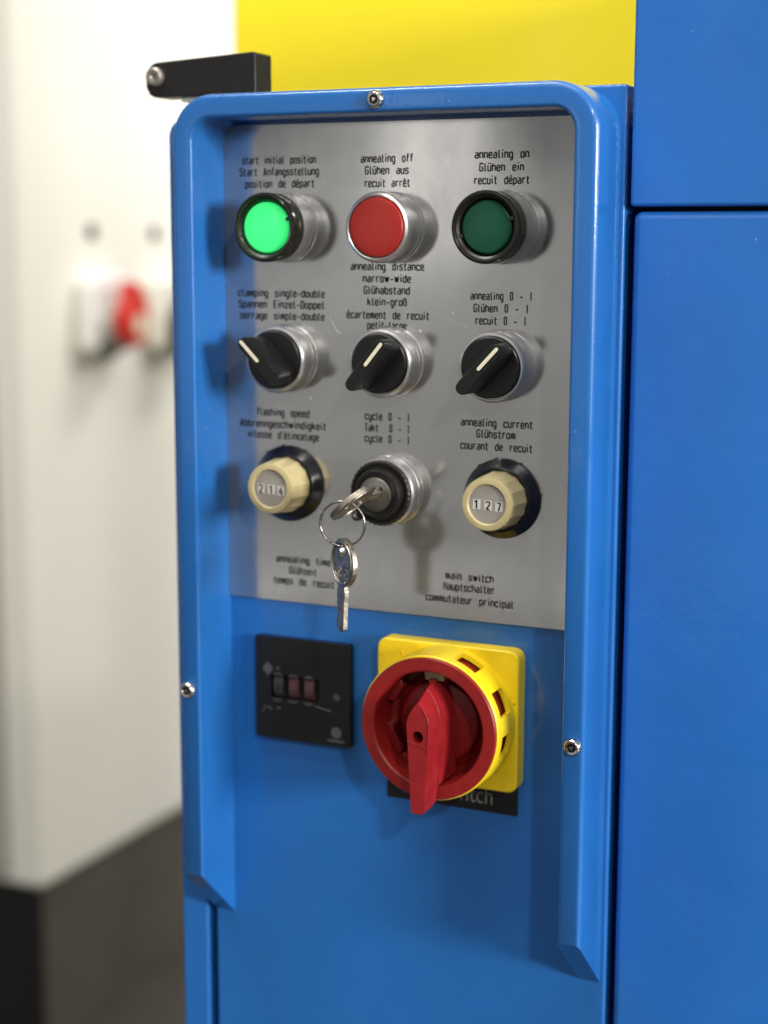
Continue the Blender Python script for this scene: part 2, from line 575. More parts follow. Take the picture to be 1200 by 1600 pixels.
# ================================================================ SETTING
fl = link("floor", mesh("floor", *box(-9000, 9000, -9000, 9000, -1090, -1068)), FLOOR, smooth=False)
tag(fl, kind='structure')

# white machine cabinet far behind on the left
X0 = -1100
wm = empty("machine_cabinet", (X0, 1200, -1068), "cream white machine cabinet on a dark plinth, blurred behind the blue cabinet", "cabinet")
link("cabinet_body", mesh("b", *box(-2300, X0, 1200, 3400, -814, 1250)), CREAM, wm, bevel=12, seg=4)
link("front_panel", mesh("b", *box(-2240, X0 - 52, 1190, 1199, -790, 1180)), GREYP, wm, bevel=3)
link("plinth", mesh("b", *box(-2285, X0 - 6, 1212, 3380, -1068, -815)), PLINTH, wm, bevel=2)
link("front_plinth_shade", mesh("b", *box(-2285, X0 - 8, 1206, 1211, -1068, -815)), PLINTH_SHADE, wm)  # black sheet painting the shade on the plinth's front
for (yy, zz, r) in ((1366, 128, 11), (1533, 126, 11)):
    me = mesh("d", *lathe([(0, -3), (r, -3), (r, 0), (0, 0)], 24))
    me.transform(Matrix.Rotation(R(90), 4, 'Z'))
    link("indicator_lamp", me, SOCKET, wm, (X0 + .5, yy, zz))


def isolator(yy, zz, handle_m, name, label, box_m):
    me = prism(rrect(-50, 50, -56, 56, 16), -36, 0)
    me.transform(Matrix.Rotation(R(90), 4, 'Z'))
    b = link(name, me, box_m, wm, (X0 + .5, yy, zz), bevel=5)
    b['label'] = label
    me = mesh("c", *lathe([(0, -52), (34, -52), (36, -50), (38, -37), (0, -37)], 40))
    me.transform(Matrix.Rotation(R(90), 4, 'Z'))
    link("handle_base", me, GREYP if handle_m is BGRED else SOCKET, b, (X0 + .5, yy - 6, zz - 18))
    pr_ = [(-30, -20), (-14, -42), (12, -44), (32, -26), (36, 2), (28, 28), (10, 50), (-12, 50), (-14, 28), (-30, 6)]
    me = prism(pr_, -76, -53)
    me.transform(Matrix.Rotation(R(90), 4, 'Z'))
    h = link("handle", me, handle_m, b, (X0 + .5, yy - 6, zz - 2), bevel=6)
    me = mesh("c", *lathe([(0, -78), (15, -78), (15, -76.5), (0, -76.5)], 24))
    me.transform(Matrix.Rotation(R(90), 4, 'Z'))
    link("handle_sticker", me, CREAMP, b, (X0 + .5, yy, zz - 14))
    me = mesh("s", *lathe([(0, -40), (20, -40), (20, -37), (0, -37)], 24))
    me.transform(Matrix.Rotation(R(90), 4, 'Z'))
    link("shroud", me, BLACKP, b, (X0 + .5, yy - 22, zz - 44))


isolator(1372, 10, BGRED, "isolator_switch", "white switch box with a red handle", BGWHITE)
isolator(1552, 4, SOCKET, "isolator_switch", "switch box with a dark handle, half hidden", CREAM)

# yellow machine wall behind
yp = link("yellow_panel", mesh("y", *box(-333, 400, 450, 640, -900, 900)), YELLOW, bevel=4)
tag(yp, "plain glossy yellow machine panel rising behind the top of the blue cabinet", "panel")

# blue machine housing at the right
rm = empty("machine_housing", (108, 0, -1068), "large plain blue machine housing to the right of the control cabinet", "machine")
up_ = link("upper_cover", mesh("u", *box(107.6, 900, -1.5, 700, 130.5, 300)), BLUE2, rm, bevel=1.6, seg=3)
lo_ = link("lower_cover", mesh("l", *box(108.6, 900, 0, 700, -1068, 128.6)), BLUE2, rm, bevel=3.2, seg=5)
link("seam_shade_block", mesh("i", *box(114, 880, 9, 690, 120, 140)), GAPSHADE, rm)  # dark block standing in for the shade in the seam

# ================================================================ THE BLUE CONTROL CABINET
cab = empty("control_cabinet", (0, 0, -1068), "blue control cabinet with buttons, key switch and red and yellow main switch", "control cabinet")

link("cabinet_body", mesh("b", *box(-106.4, 104, 20.5, 300, -1068, 167)), BLUE, cab, bevel=2)
link("gap_shade_strip", mesh("b", *box(-96, -84, 14, 20, -1000, 160)), GAPSHADE, cab)  # dark strip painting the shade between post and door
post = prism([(-92.6, -1068), (-92.6, 170.5)] + [(-99 - 8 * math.sin(R(a)), 162.5 + 8 * math.cos(R(a))) for a in range(0, 91, 15)] + [(-107, -1068)], 0, 20)
link("side_post", post, BLUE, cab, bevel=1.5)
door = link("door_panel", mesh("d", *box(-88, 105.2, 0, 20, -1068, 178.2)), BLUE, cab, bevel=1.4)

# raised hood: a rounded U of folded sheet around the controls
path = []          # (outer x, outer z, inward dir x, z, bottom?)
XL, XR, ZT, RO = -87.4, 102.9, 177.9, 19.0
path.append((XL, None, 1, 0))
path.append((XL, 60, 1, 0))
for i in range(13):
    a = R(180 - 90 * i / 12)
    path.append((XL + RO + RO * math.cos(a), ZT - RO + RO * math.sin(a), -math.cos(a), -math.sin(a)))
for i in range(13):
    a = R(90 - 90 * i / 12)
    path.append((XR - RO + RO * math.cos(a), ZT - RO + RO * math.sin(a), -math.cos(a), -math.sin(a)))
path.append((XR, 60, -1, 0))
path.append((XR, None, -1, 0))
prof = [(0, 0), (0, -26.4)]
for a in range(0, 91, 15):
    prof.append((2.6 - 2.6 * math.cos(R(a)), -26.4 - 2.6 * math.sin(R(a))))
for a in range(0, 91, 18):
    prof.append((8.4 + 1.5 * math.sin(R(a)), -27.5 - 1.5 * math.cos(R(a))))
prof.append((9.9, 0))
vs, fs = [], []
for (px, pz, dx, dz) in path:
    for (o_, y_) in prof:
        if pz is None:
            t = min(1.0, max(0.0, (-y_ - 1.0) / 28.0))
            z_ = -198.0 + 27.0 * t
            if -y_ > 27:
                z_ += (-y_ - 27) * 0.5
            vs.append((px + dx * o_, y_, z_))
        else:
            vs.append((px + dx * o_, y_, pz + dz * o_))
n = len(prof)
for i in range(len(path) - 1):
    for j in range(n - 1):
        fs.append((i * n + j, i * n + j + 1, (i + 1) * n + j + 1, (i + 1) * n + j))
fs.append(tuple(range(n)))
fs.append(tuple(range((len(path) - 1) * n, len(path) * n)))
hood = link("hood", mesh("hood", vs, fs), BLUE, cab, sharp=50)
hood['label'] = "raised rounded blue hood bent around the controls"


def hood_screw(x, z, tilt):
    me = mesh("s", *lathe([(0, -1.2), (1.25, -1.2), (1.9, -2.1), (2.7, -2.2), (3.3, -1.75), (3.7, -1.0), (3.8, 0), (0, 0)], 32))
    s = link("screw", me, CHROME, cab, (x, -29.0, z))
    # dark hexagon plug paints the socket's shade, chrome chip its glint
    hx = [(1.75 * math.cos(R(60 * i + tilt)), 1.75 * math.sin(R(60 * i + tilt))) for i in range(6)]
    link("hex_socket", prism(hx, -2.12, -1.25), SOCKET, s, (x, -29.0, z), smooth=False)
    me = prism([(1.0 * math.cos(R(120 * i + tilt)), 1.0 * math.sin(R(120 * i + tilt))) for i in range(3)], -2.2, -2.1)
    link("socket_glint", me, CHROME, s, (x, -29.0, z), smooth=False)


hood_screw(9.3, 173.0, 10)
hood_screw(-83.4, -82.9, 25)
hood_screw(97.9, -85.1, 40)

# ---------------------------------------------------------------- face plate with its lettering
plate = link("face_plate", prism(rrect(-77.4, 93, -44, 166.4, 0.6, 2), -1.5, 0), PLATE, cab, (0, 0, 0), smooth=False)
plate['label'] = "grey aluminium face plate printed in three languages"

TEXT = [
    ('start initial position', -68.3, -31.7, 149.9, 0),
    ('Start Anfangsstellung', -69.6, -30.4, 144.9, 0),
    ('position de départ', -66.9, -32.6, 139.8, 0),
    ('annealing off', -10.6, 13.8, 149.7, 1),
    ('Glühen aus', -8.6, 11.8, 144.8, 1),
    ('recuit arrêt', -8.8, 12.4, 139.5, 1),
    ('annealing on', 41.3, 65.2, 150.5, 2),
    ('Glühen ein', 43.4, 63.0, 145.3, 2),
    ('recuit départ', 41.1, 65.5, 140.1, 2),
    ('clamping single-double', -71.1, -27.8, 92.6, 3),
    ('Spannen Einzel-Doppel', -70.9, -27.9, 87.7, 3),
    ('serrage simple-double', -70.3, -27.9, 82.7, 3),
    ('annealing distance', -15.4, 19.1, 104.7, 4),
    ('narrow-wide', -9.6, 13.1, 99.6, 4),
    ('Glühabstand', -9.2, 12.6, 94.6, 4),
    ('klein-groß', -7.5, 11.2, 89.7, 4),
    ('écartement de recuit', -17.4, 21.6, 84.1, 4),
    ('petit-large', -7.5, 11.2, 79.7, 4),
    ('annealing 0 - I', 40.1, 67.5, 93.0, 5),
    ('Glühen 0 - I', 41.5, 66.0, 87.9, 5),
    ('recuit 0 - I', 42.4, 65.1, 82.8, 5),
    ('flashing speed', -62.2, -35.6, 40.0, 6),
    ('Abbrenngeschwindigkeit', -70.9, -27.3, 34.7, 6),
    ("vitesse d'étincelage", -66.9, -30.9, 29.8, 6),
    ('cycle 0 - I', -8.7, 12.8, 40.5, 7),
    ('Takt  0 - I', -8.7, 12.8, 35.5, 7),
    ('cycle 0 - I', -8.7, 12.8, 30.8, 7),
    ('annealing current', 36.3, 68.7, 40.1, 8),
    ('Glühstrom', 43.5, 61.1, 35.4, 8),
    ('courant de recuit', 36.2, 68.7, 30.2, 8),
    ('annealing time', -53.0, -25.4, -26.0, 9),
    ('Glühzeit', -46.3, -32.3, -31.0, 9),
    ('temps de recuit', -54.4, -23.5, -36.0, 9),
    ('main switch', 29.9, 52.2, -26.6, 10),
    ('Hauptschalter', 29.0, 52.8, -31.4, 10),
    ('commutateur principal', 20.6, 61.5, -36.9, 10),
]
for g in range(11):
    lines = [(t, a, b, z) for t, a, b, z, gg in TEXT if gg == g]
    me = stroke_text(lines, -1.56)
    o = link("lettering", me, INK, plate, (0, 0, 0), smooth=False)
    o['label'] = "black lettering reading " + " / ".join(l[0] for l in lines)


def scratch(pts, wd):
    vs, fs = [], []
    for i, (x, z) in enumerate(pts):
        k = wd * (0.25 + 0.75 * math.sin(math.pi * (i + .3) / len(pts)))
        vs += [(x, -1.53, z - k), (x + k * .4, -1.53, z + k)]
    for i in range(len(pts) - 1):
        fs.append((2 * i, 2 * i + 2, 2 * i + 3, 2 * i + 1))
    link("scratch", mesh("s", vs, fs), SCRM, plate, (0, 0, 0), smooth=False)


scratch([(22, 88), (28, 85.6), (34, 83.2), (38, 81.2), (39.8, 81.8)], .12)
scratch([(47, 84.8), (54, 86), (60, 87.6), (66, 90.6)], .10)
scratch([(-25.5, 84.5), (-24, 81.5), (-21.8, 78), (-19.6, 77)], .28)
scratch([(77, 101.5), (80, 101.9), (82, 101.7)], .10)
scratch([(-32, 137.5), (-29.5, 140.5), (-27.6, 142.5)], .10)
scratch([(84.2, 149.0), (86.2, 152.2), (88, 154)], .12)

# ---------------------------------------------------------------- push buttons
COL = (-46.0, 4.4, 54.6)
Z1, Z2, Z3 = 122.4, 65.9, 10.0


def push_button(x, z, kind, label):
    p = (x, -1.5, z)
    if kind == 'red':
        pr_ = [(0, 0), (15.0, 0), (15.0, -.9), (14.75, -1.2), (14.75, -4.6), (14.6, -4.8), (14.6, -5.0), (14.75, -5.2),
               (14.7, -14.20), (14.2, -15.80), (13.2, -16.50), (12.7, -16.20), (12.6, -13.70), (0, -13.70)]
        b = link("push_button", mesh("c", *lathe(pr_, 96)), ALU, cab, p, sharp=25)
        cap = [(0, -17.60), (6, -17.55), (10.5, -17.25), (11.8, -16.90), (12.35, -16.10), (12.4, -13.80), (0, -13.80)]
        link("cap", mesh("c", *lathe(cap, 72)), RED, b, p, sharp=30)
    else:
        pr_ = [(0, 0), (15.0, 0), (15.0, -.9), (14.75, -1.2), (14.75, -4.6), (14.6, -4.8), (14.6, -5.0), (14.75, -5.2),
               (14.6, -11.80), (0, -11.80)]
        b = link("push_button", mesh("c", *lathe(pr_, 96)), ALU, cab, p, sharp=25)
        bz = [(0, -11.90), (14.1, -11.90), (14.5, -12.40), (14.5, -15.00), (14.2, -15.30), (14.2, -15.70), (14.5, -16.00), (14.6, -20.80),
              (14.2, -21.60), (13.5, -21.90), (12.8, -21.50), (12.6, -20.70)]
        link("bezel", mesh("c", *lathe(bz, 96)), BEZEL, b, p, sharp=30)
        bi = [(12.6, -20.70), (11.7, -20.00), (11.0, -17.80), (10.8, -17.60), (0, -17.60)]
        link("bezel_recess", mesh("c", *lathe(bi, 72)), BEZELD, b, p, sharp=30)
        ln = [(0, -20.20), (7, -20.10), (10.0, -19.70), (10.6, -19.20), (10.65, -17.70)]
        link("lens", mesh("c", *lathe(ln, 72)), GLOW if kind == 'lit' else GREEN, b, p, sharp=30)
        for a in (18, 198):
            cc, ss = math.cos(R(a)), math.sin(R(a))
            nb = [(10.6 * cc - .7 * ss, 10.6 * ss + .7 * cc), (12.2 * cc - .7 * ss, 12.2 * ss + .7 * cc),
                  (12.2 * cc + .7 * ss, 12.2 * ss - .7 * cc), (10.6 * cc + .7 * ss, 10.6 * ss - .7 * cc)]
            link("notch", prism(nb, -20.4, -17.8), BEZEL, b, p, smooth=False)
    b['label'] = label
    b['group'] = "push buttons in the top row"
    return b


push_button(COL[0], Z1, 'lit', "lit bright green push button in a smoky bezel")
push_button(COL[1], Z1, 'red', "red push button in a bare metal collar")
push_button(COL[2], Z1, 'dark', "unlit dark green push button in a smoky bezel")


# ---------------------------------------------------------------- rotary selector switches
def rotary(x, z, ang, label):
    p = (x, -1.5, z)
    pr_ = [(0, 0), (15.0, 0), (15.0, -.8), (14.7, -1.1), (14.7, -4.2), (14.55, -4.4), (14.55, -4.6), (14.7, -4.8),
           (14.7, -11.00), (14.3, -12.20), (13.7, -12.90), (13.1, -13.00), (12.9, -11.80), (0, -11.80)]
    b = link("rotary_switch", mesh("c", *lathe(pr_, 96)), ALU, cab, p, sharp=25)
    link("disc", mesh("c", *lathe([(0, -13.8), (12.0, -13.8), (12.6, -13.4), (12.7, -11.9), (0, -11.9)], 80)), BLACKP, b, p, sharp=30)

    def ol(L, W, n=7, tail=0):
        o_ = []
        for i in range(n):
            t = R(-90 + 180 * i / (n - 1))
            o_.append((L - W + W * math.cos(t), W * math.sin(t)))
        for i in range(n):
            t = R(90 + 180 * i / (n - 1))
            o_.append((-(L - W) - tail + W * math.cos(t), W * math.sin(t)))
        c, s = math.cos(R(ang)), math.sin(R(ang))
        return [(u * c - v * s, u * s + v * c) for u, v in o_]
    lay = [(-13.6, ol(12.6, 4.3)), (-16.0, ol(12.8, 3.7)), (-26.4, ol(13.2, 2.95)), (-27.4, ol(12.8, 2.45))]
    h = link("handle", mesh("h", *loft(lay)), BLACKP, b, p, sharp=30)
    c, s = math.cos(R(ang)), math.sin(R(ang))
    st = [(u * c - v * s, u * s + v * c) for u, v in
          [(0.6 + .72 * math.cos(R(t)), .72 * math.sin(R(t))) for t in range(90, 271, 30)] +
          [(11.6 + .72 * math.cos(R(t)), .72 * math.sin(R(t))) for t in range(-90, 91, 30)]]
    link("marker", prism(st, -27.65, -27.2), CREAMP, b, p, smooth=False)
    b['label'] = label
    b['group'] = "black selector switches in the middle row"


rotary(COL[0], Z2, 135, "left selector switch, its ivory marker turned to upper left")
rotary(COL[1], Z2, 51, "middle selector switch, marker turned to upper right below the crowded text")
rotary(COL[2], Z2, 47, "right selector switch, marker turned to upper right below annealing 0 - I")


# ---------------------------------------------------------------- digital dials
def dial(x, z, digits, label, rot):
    p = (x, -1.5, z)
    pr_ = [(0, 0), (17.0, 0), (17.0, -1.2), (16.6, -1.7), (13.8, -4.6), (13.0, -4.9), (12.7, -3.6), (0, -3.6)]
    b = link("digital_dial", mesh("c", *lathe(pr_, 96)), BLACKS, cab, p, sharp=22)
    for a in (8, 62, 100, 128):
        c, s = math.cos(R(a)), math.sin(R(a))
        nb = [(u * c - v * s, u * s + v * c) for u, v in ((16.6, -.45), (17.5, -.4), (17.5, .4), (16.6, .45))]
        link("tick", prism(nb, -1.2, -.1), BLACKS, b, p, smooth=False)
    NF = 14
    lay = []
    for (r, y) in ((12.4, -3.8), (12.2, -7.0), (11.25, -17.6)):
        o_ = []
        for i in range(NF):
            for q in range(4):
                a = 2 * math.pi * (i + q / 4) / NF + rot
                k = 1.0 if q == 0 else (0.972 if q != 2 else 0.962)
                o_.append((r * k * math.cos(a), r * k * math.sin(a)))
        lay.append((y, o_))
    vs, fs = loft(lay, cap=False)
    kb = link("knob", mesh("k", vs, fs), BEIGE, b, p, sharp=12)
    link("knob_face", mesh("k", *lathe([(11.15, -17.4), (10.9, -18.3), (10.3, -18.5), (8.6, -18.5), (8.2, -18.1), (8.15, -16.8), (0, -16.8)], 72)), BEIGE, b, p, sharp=40)
    link("display_disc", mesh("k", *lathe([(0, -17.5), (8.1, -17.5), (8.1, -16.9)], 64)), DISC, b, p)
    for i, dx in enumerate((-4.9, 0.2, 5.0)):
        dz = -.3 - .25 * i
        link("digit_wheel", mesh("w", *box(dx - 1.55, dx + 1.75, -17.65, -17.4, dz - 2.0, dz + 2.1)), WHITEP, b, p, smooth=False)
        me = stroke_text([(digits[i], dx - 1.05, dx + 1.2, dz - 1.55)], -17.7, hw=.85, zs=.32)
        link("digit", me, INK, b, p, smooth=False)
    b['label'] = label
    b['group'] = "beige digital dials"


dial(-45.8, 10.0, "214", "left beige fluted dial with three white digit windows, slightly out of focus", .12)
dial(55.7, 10.0, "127", "right beige fluted dial showing the digits 127", .0)

# ---------------------------------------------------------------- key switch
KX, KZ = 4.4, 10.5
p = (KX, -1.5, KZ)
pr_ = [(0, 0), (15.3, 0), (15.3, -.8), (15.0, -1.2), (15.0, -4.2), (14.8, -4.4), (14.8, -4.6), (15.0, -4.8), (14.8, -9.70), (14.2, -10.70), (0, -10.70)]
ks = link("key_switch", mesh("c", *lathe(pr_, 96)), ALU, cab, p, sharp=25)
ks['label'] = "key switch with a black rubber ring and a key in its steel lock"
NR = 36
vs, fs = lathe([(13.9, -10.50), (14.0, -11.90), (13.4, -12.60), (12.5, -12.60), (12.0, -11.50), (11.1, -11.50), (10.8, -15.30), (10.3, -16.10), (9.6, -16.30), (7.7, -15.70), (7.6, -14.50)],
               144, rfun=lambda a, r, y: 1 + (0.012 * math.cos(NR * a) if r > 12.9 else 0))
link("rubber_ring", mesh("r", vs, fs), BLACKM, ks, p, sharp=30)
slot_a = 41
lock = mesh("l", *lathe([(0, -17.40), (6.7, -17.40), (7.3, -17.10), (7.5, -16.40), (7.5, -14.50)], 64))
lk = link("lock_cylinder", lock, LOCKM, ks, p, sharp=30)
c, s = math.cos(R(slot_a)), math.sin(R(slot_a))
sl = [(u * c - v * s, u * s + v * c) for u, v in ((-4.6, -1.0), (4.6, -1.0), (4.6, 1.0), (-4.6, 1.0))]
link("keyway", prism(sl, -17.55, -17.2), GAPSHADE, ks, p, smooth=False)
link("ring_nib", mesh("n", *lathe([(0, -3.6), (1.5, -3.4), (2.3, -2.4), (2.5, 0), (0, 0)], 24)), BLACKM, ks, (KX - 11.2, -11.5, KZ - 10.6))
link("steel_pin", mesh("n", *lathe([(0, -4.3), (1.0, -4.0), (1.3, -3.4), (1.3, -3.0), (0, -3.0)], 20)), CHROME, ks, (KX - 11.2, -11.5, KZ - 10.6))


# ---------------------------------------------------------------- keys and ring
def key_mesh(blade, bw=10.6, bh=10.2, hole=True):
    """key in the x-z plane, blade down; bow centred on the origin."""
    o_ = []
    for i in range(40):
        a = R(-90 + 15.5 + (360 - 31) * i / 39)
        o_.append((bw * math.cos(a), bh * math.sin(a) * (1.0 if math.sin(a) < 0 else 1.02)))
    w_ = 3.7
    z0 = -bh
    pts = o_ + [(-w_, z0 - 1.2), (-w_, z0 - blade * .22), (-w_ + .9, z0 - blade * .28), (-w_ + .1, z0 - blade * .36), (-w_ + 1.1, z0 - blade * .46),
                (-w_ + .4, z0 - blade * .55), (-w_ + 1.3, z0 - blade * .66), (-w_ + .5, z0 - blade * .78), (-w_ + .9, z0 - blade * .9),
                (-.6, z0 - blade), (.9, z0 - blade), (w_ - .2, z0 - blade * .93), (w_ - .3, z0 - blade * .5), (w_ - .3, z0 - blade * .3), (w_, z0 - blade * .22), (w_, z0 - 1.2)]
    pts = pts[::1]
    hl = [(2.6 * math.cos(2 * math.pi * i / 20), bh - 4.4 + (2.2 if math.sin(2 * math.pi * i / 20) > 0 else 2.8) * math.sin(2 * math.pi * i / 20)) for i in range(20)]
    return prism(pts, -1.1, 1.1, [hl] if hole else ())


def key_relief(parent, p, rotm, bw=10.6, bh=10.2):
    """raised rim and stamped ornament on the bow."""
    ring = [(0.86 * bw * math.cos(2 * math.pi * i / 40), -1.15, 0.86 * bh * math.sin(2 * math.pi * i / 40)) for i in range(40)]
    me = mesh("r", *tube(ring, .42, 6, closed=True))
    me.transform(rotm)
    link("bow_rim", me, KEYM, parent, p)
    vs, fs = [], []
    for k in range(9):
        cx, cz = random.uniform(-5, 5), random.uniform(-7.5, -1.0)
        v, f = tube([(cx + 1.1 * math.cos(t) * random.uniform(.5, 1.2), -1.1, cz + 1.2 * math.sin(t)) for t in [2 * math.pi * i / 8 for i in range(8)]], .3, 5, closed=True)
        fs += [tuple(len(vs) + q for q in ff) for ff in f]
        vs += v
    me = mesh("o", vs, fs)
    me.transform(rotm)
    link("stamped_ornament", me, KEYM, parent, p)
    me = mesh("g", *box(-.55, .55, -1.25, -1.0, -bh - 18, -bh - 2))
    me.transform(rotm)
    link("blade_groove", me, KEYM, parent, p)


# key in the lock: blade along +Y, flat side across the slot direction
m1 = Matrix.Rotation(R(90), 4, 'X')            # blade (-z) -> +y
m2 = Matrix.Rotation(R(-slot_a), 4, 'Y')
rot1 = m2 @ m1
kc = (KX, -40.0, KZ)
me = key_mesh(14.0, bw=11.3, bh=10.8)
me.transform(rot1)
k1 = link("key", me, KEYM, None, kc, bevel=.25, seg=2)
tag(k1, "worn nickel key stuck in the lock, seen almost edge on", "key")
key_relief(k1, kc, rot1, 11.3, 10.8)

# the split ring hangs from the first key's hole
rc = Vector((1.3, -43.5, 1.6))
RR = 9.5
pts = []
for i in range(88):
    a = 2 * math.pi * i / 44 + 1.2
    pts.append((rc.x + RR * math.cos(a) * .99, rc.y - 0.45 + .9 * i / 88 + 1.6 * math.cos(a), rc.z + RR * .99 * math.sin(a)))
kr = link("key_ring", mesh("r", *tube([(Vector(q) - rc) for q in pts], .46, 10)), RINGM, None, tuple(rc))
tag(kr, "thin steel split ring hanging from the key in the lock", "key ring")

# second key hanging free
rot2 = Matrix.Rotation(R(2.5), 4, 'Y') @ Matrix.Rotation(R(-38), 4, 'Z')
kc2 = (2.0, -43.5, -14.8)
me = key_mesh(19.0)
me.transform(rot2)
k2 = link("key", me, KEYM, None, kc2, bevel=.25, seg=2)
tag(k2, "second nickel key dangling from the ring, blade pointing down", "key")
key_relief(k2, kc2, rot2)

# ---------------------------------------------------------------- timer with thumbwheels
TX, TZ = -38.8, -84.5
tm = link("timer", prism(rrect(-24.1, 24.1, -23.8, 23.8, 1.2, 3), -4.0, 0, [rrect(-16, 8.6, -4.6, 6.4, .6, 2)]), BLACKP, cab, (TX, 0, TZ), bevel=.7)
tm['label'] = "square black thumbwheel timer with faded digits"
link("wheel_well", mesh("w", *box(-17, 9.5, -1.2, -0.2, -5.4, 7.2)), BEZELD, tm, (TX, 0, TZ))
for i, (dx, mm) in enumerate(((-12.4, GREYW), (-4.6, PINKW), (3.4, PINKW))):
    q = (TX + dx, -1.2, TZ + .9 - .0)
    wl = mesh("w", *lathe([(0, -2.2), (5.2, -2.2), (5.2, 2.2), (0, 2.2)], 24))
    wl.transform(Matrix.Rotation(R(90), 4, 'Z'))
    wl.transform(Matrix.Diagonal((1, .42, 1, 1)))
    wh = link("thumbwheel", wl, mm, tm, (q[0], q[1] - 0.6, q[2]))
    wh2 = stroke_text([("214"[i], -1.0, 1.0, -1.3)], -2.35, hw=.7, zs=.26)
    link("digit", wh2, TIMINK if i else INK, wh, (q[0], q[1] - 0.6, q[2]), smooth=False)
    for sg in (1, -1):
        arc = [(2.4 * math.cos(R(t)), sg * (5.6 + 1.3 * math.sin(R(t)))) for t in range(0, 181, 30)] + [(-1.7, sg * 5.6), (1.7, sg * 5.6)]
        link("wheel_button", prism(arc, -4.7, -3.2), GREYW, tm, (q[0], 0, TZ + .5), bevel=.2, seg=2)
# printed marks
link("mark", prism(circ(0, 0, 2.3, 20), -4.06, -4.0), TIMINK, tm, (TX - 17.6, 0, TZ + 8.8), smooth=False)
link("mark", prism([(-.4, -3.4), (.4, -3.4), (.4, 3.4), (-.4, 3.4)], -4.1, -4.02), TIMINK, tm, (TX - 17.6, 0, TZ + 8.8), smooth=False)
link("mark", prism([(-.8, -.5), (.8, -.5), (.8, .5), (-.8, .5)], -4.06, -4.0), TIMINK, tm, (TX - 12.2, 0, TZ + 9.3), smooth=False)
link("mark", mesh("m", *tube([(-2.6, 0, -2.4), (-.9, 0, 1.0), (-.2, 0, -.6), (1.1, 0, .4), (2.4, 0, -.9)], .35, 6)), TIMINK, tm, (TX - 18.0, -4.05, TZ - 9.6))
link("mark", prism([(-1.2, -.4), (1.2, -.4), (1.2, .4), (-1.2, .4)], -4.06, -4.0), TIMINK, tm, (TX - 12.2, 0, TZ - 9.2), smooth=False)
link("mark", mesh("m", *tube([(-4, 0, .6), (-1, 0, 0), (1, 0, -.4), (4.4, 0, -.7)], .22, 6)), TIMINK, tm, (TX + 10.4, -4.05, TZ - 6.8))
link("unit_mark", stroke_text([("s", -1.5, 1.5, -1.2)], -4.06, hw=1.1, zs=.3), TIMINK, tm, (TX + 17.4, 0, TZ - .6), smooth=False)
link("maker_mark", prism(circ(0, 0, 2.6, 24), -4.08, -4.0), TIMINK, tm, (TX + 17.2, 0, TZ - 17.3), smooth=False)
link("maker_mark", prism([(-4.2, -.45), (4.2, -.45), (4.2, .45), (-4.2, .45)], -4.08, -4.0), TIMINK, tm, (TX + 17.2, 0, TZ - 21.2), smooth=False)

# ---------------------------------------------------------------- black label under the main switch
lb = link("switch_label", prism(rrect(2.2, 64.2, -129.0, -110, .4, 2), -.5, 0), BLACKP, cab, (0, 0, 0), smooth=False)
lb['label'] = "black label reading main switch, mostly covered by the switch"
cu = bpy.data.curves.new("label_text", 'FONT')
cu.body = "main switch"
cu.size = 1.0
tob = bpy.data.objects.new("label_text_tmp", cu)
sc.collection.objects.link(tob)
bpy.context.view_layer.update()
dg = bpy.context.evaluated_depsgraph_get()
tme = bpy.data.meshes.new_from_object(tob.evaluated_get(dg))
bpy.data.objects.remove(tob)
xs = [v.co.x for v in tme.vertices]
xa, xb = min(xs), max(xs)
tw = 42.0
sx = tw / (xb - xa)
for v in tme.vertices:
    v.co = Vector(((v.co.x - xa) * sx * K + 10.6 * K, -.56 * K, (v.co.y * sx * 1.25 - 125.5) * K))
link("lettering", tme, GREYINK, lb, (0, 0, 0), smooth=False)

# ---------------------------------------------------------------- main switch
MX, MZ = 34.0, -85.0
p = (MX, 0, MZ)
ms = link("main_switch", prism(rrect(-32.8, 32.8, -31.2, 31.2, 4.5, 5), -9.0, 0), YELP, cab, p, bevel=1.0)
ms['label'] = "yellow main switch with a red rotary handle pointing down"
p = (MX, 0, MZ - 0.9)
# yellow drum with padlock slots
SL = [(112, 9), (63, 10), (23, 10), (-11, 9), (-50, 9), (150, 9), (195, 9), (240, 9), (285, 9)]
edges = []
SL.sort()
vs, fs = [], []


def add(v, f):
    global vs, fs
    k = len(vs)
    vs += v
    fs += [tuple(k + q for q in ff) for ff in f]


RD, RI = 31.6, 29.6
add(*lathe([(RI, -8.5), (RD + .3, -8.5), (RD + .1, -13.0), (RI, -13.0), (RI, -8.5)], 120))
add(*lathe([(RI, -24.0), (RD, -24.0), (RD - .1, -27.4), (RD - .7, -28.0), (RI, -28.0), (RI, -24.0)], 120))
for i, (a, hw) in enumerate(SL):
    b_, hb = SL[(i + 1) % len(SL)]
    if i == len(SL) - 1:
        b_ += 360
    add(*lathe([(RI, -12.9), (RD + .1, -12.9), (RD, -24.1), (RI, -24.1), (RI, -12.9)], 12, a + hw, b_ - hb))
    for ang_ in (a + hw, b_ - hb):
        cc, ss = math.cos(R(ang_)), math.sin(R(ang_))
        add([(RI * cc, -12.9, RI * ss), (RD * cc, -12.9, RD * ss), (RD * cc, -24.1, RD * ss), (RI * cc, -24.1, RI * ss)], [(0, 1, 2, 3)])
link("drum", mesh("d", vs, fs), YELP, ms, p, sharp=35)
# thin raised rib at the top of the base
link("base_rib", mesh("r", *tube([(-21.5, -9.0, 27.5), (-18.5, -9.0, 20.5)], .5, 8)), YELP, ms, p)
link("inner_drum", mesh("d", *lathe([(28.6, -9.2), (28.6, -27.0)], 96)), REDD, ms, p)
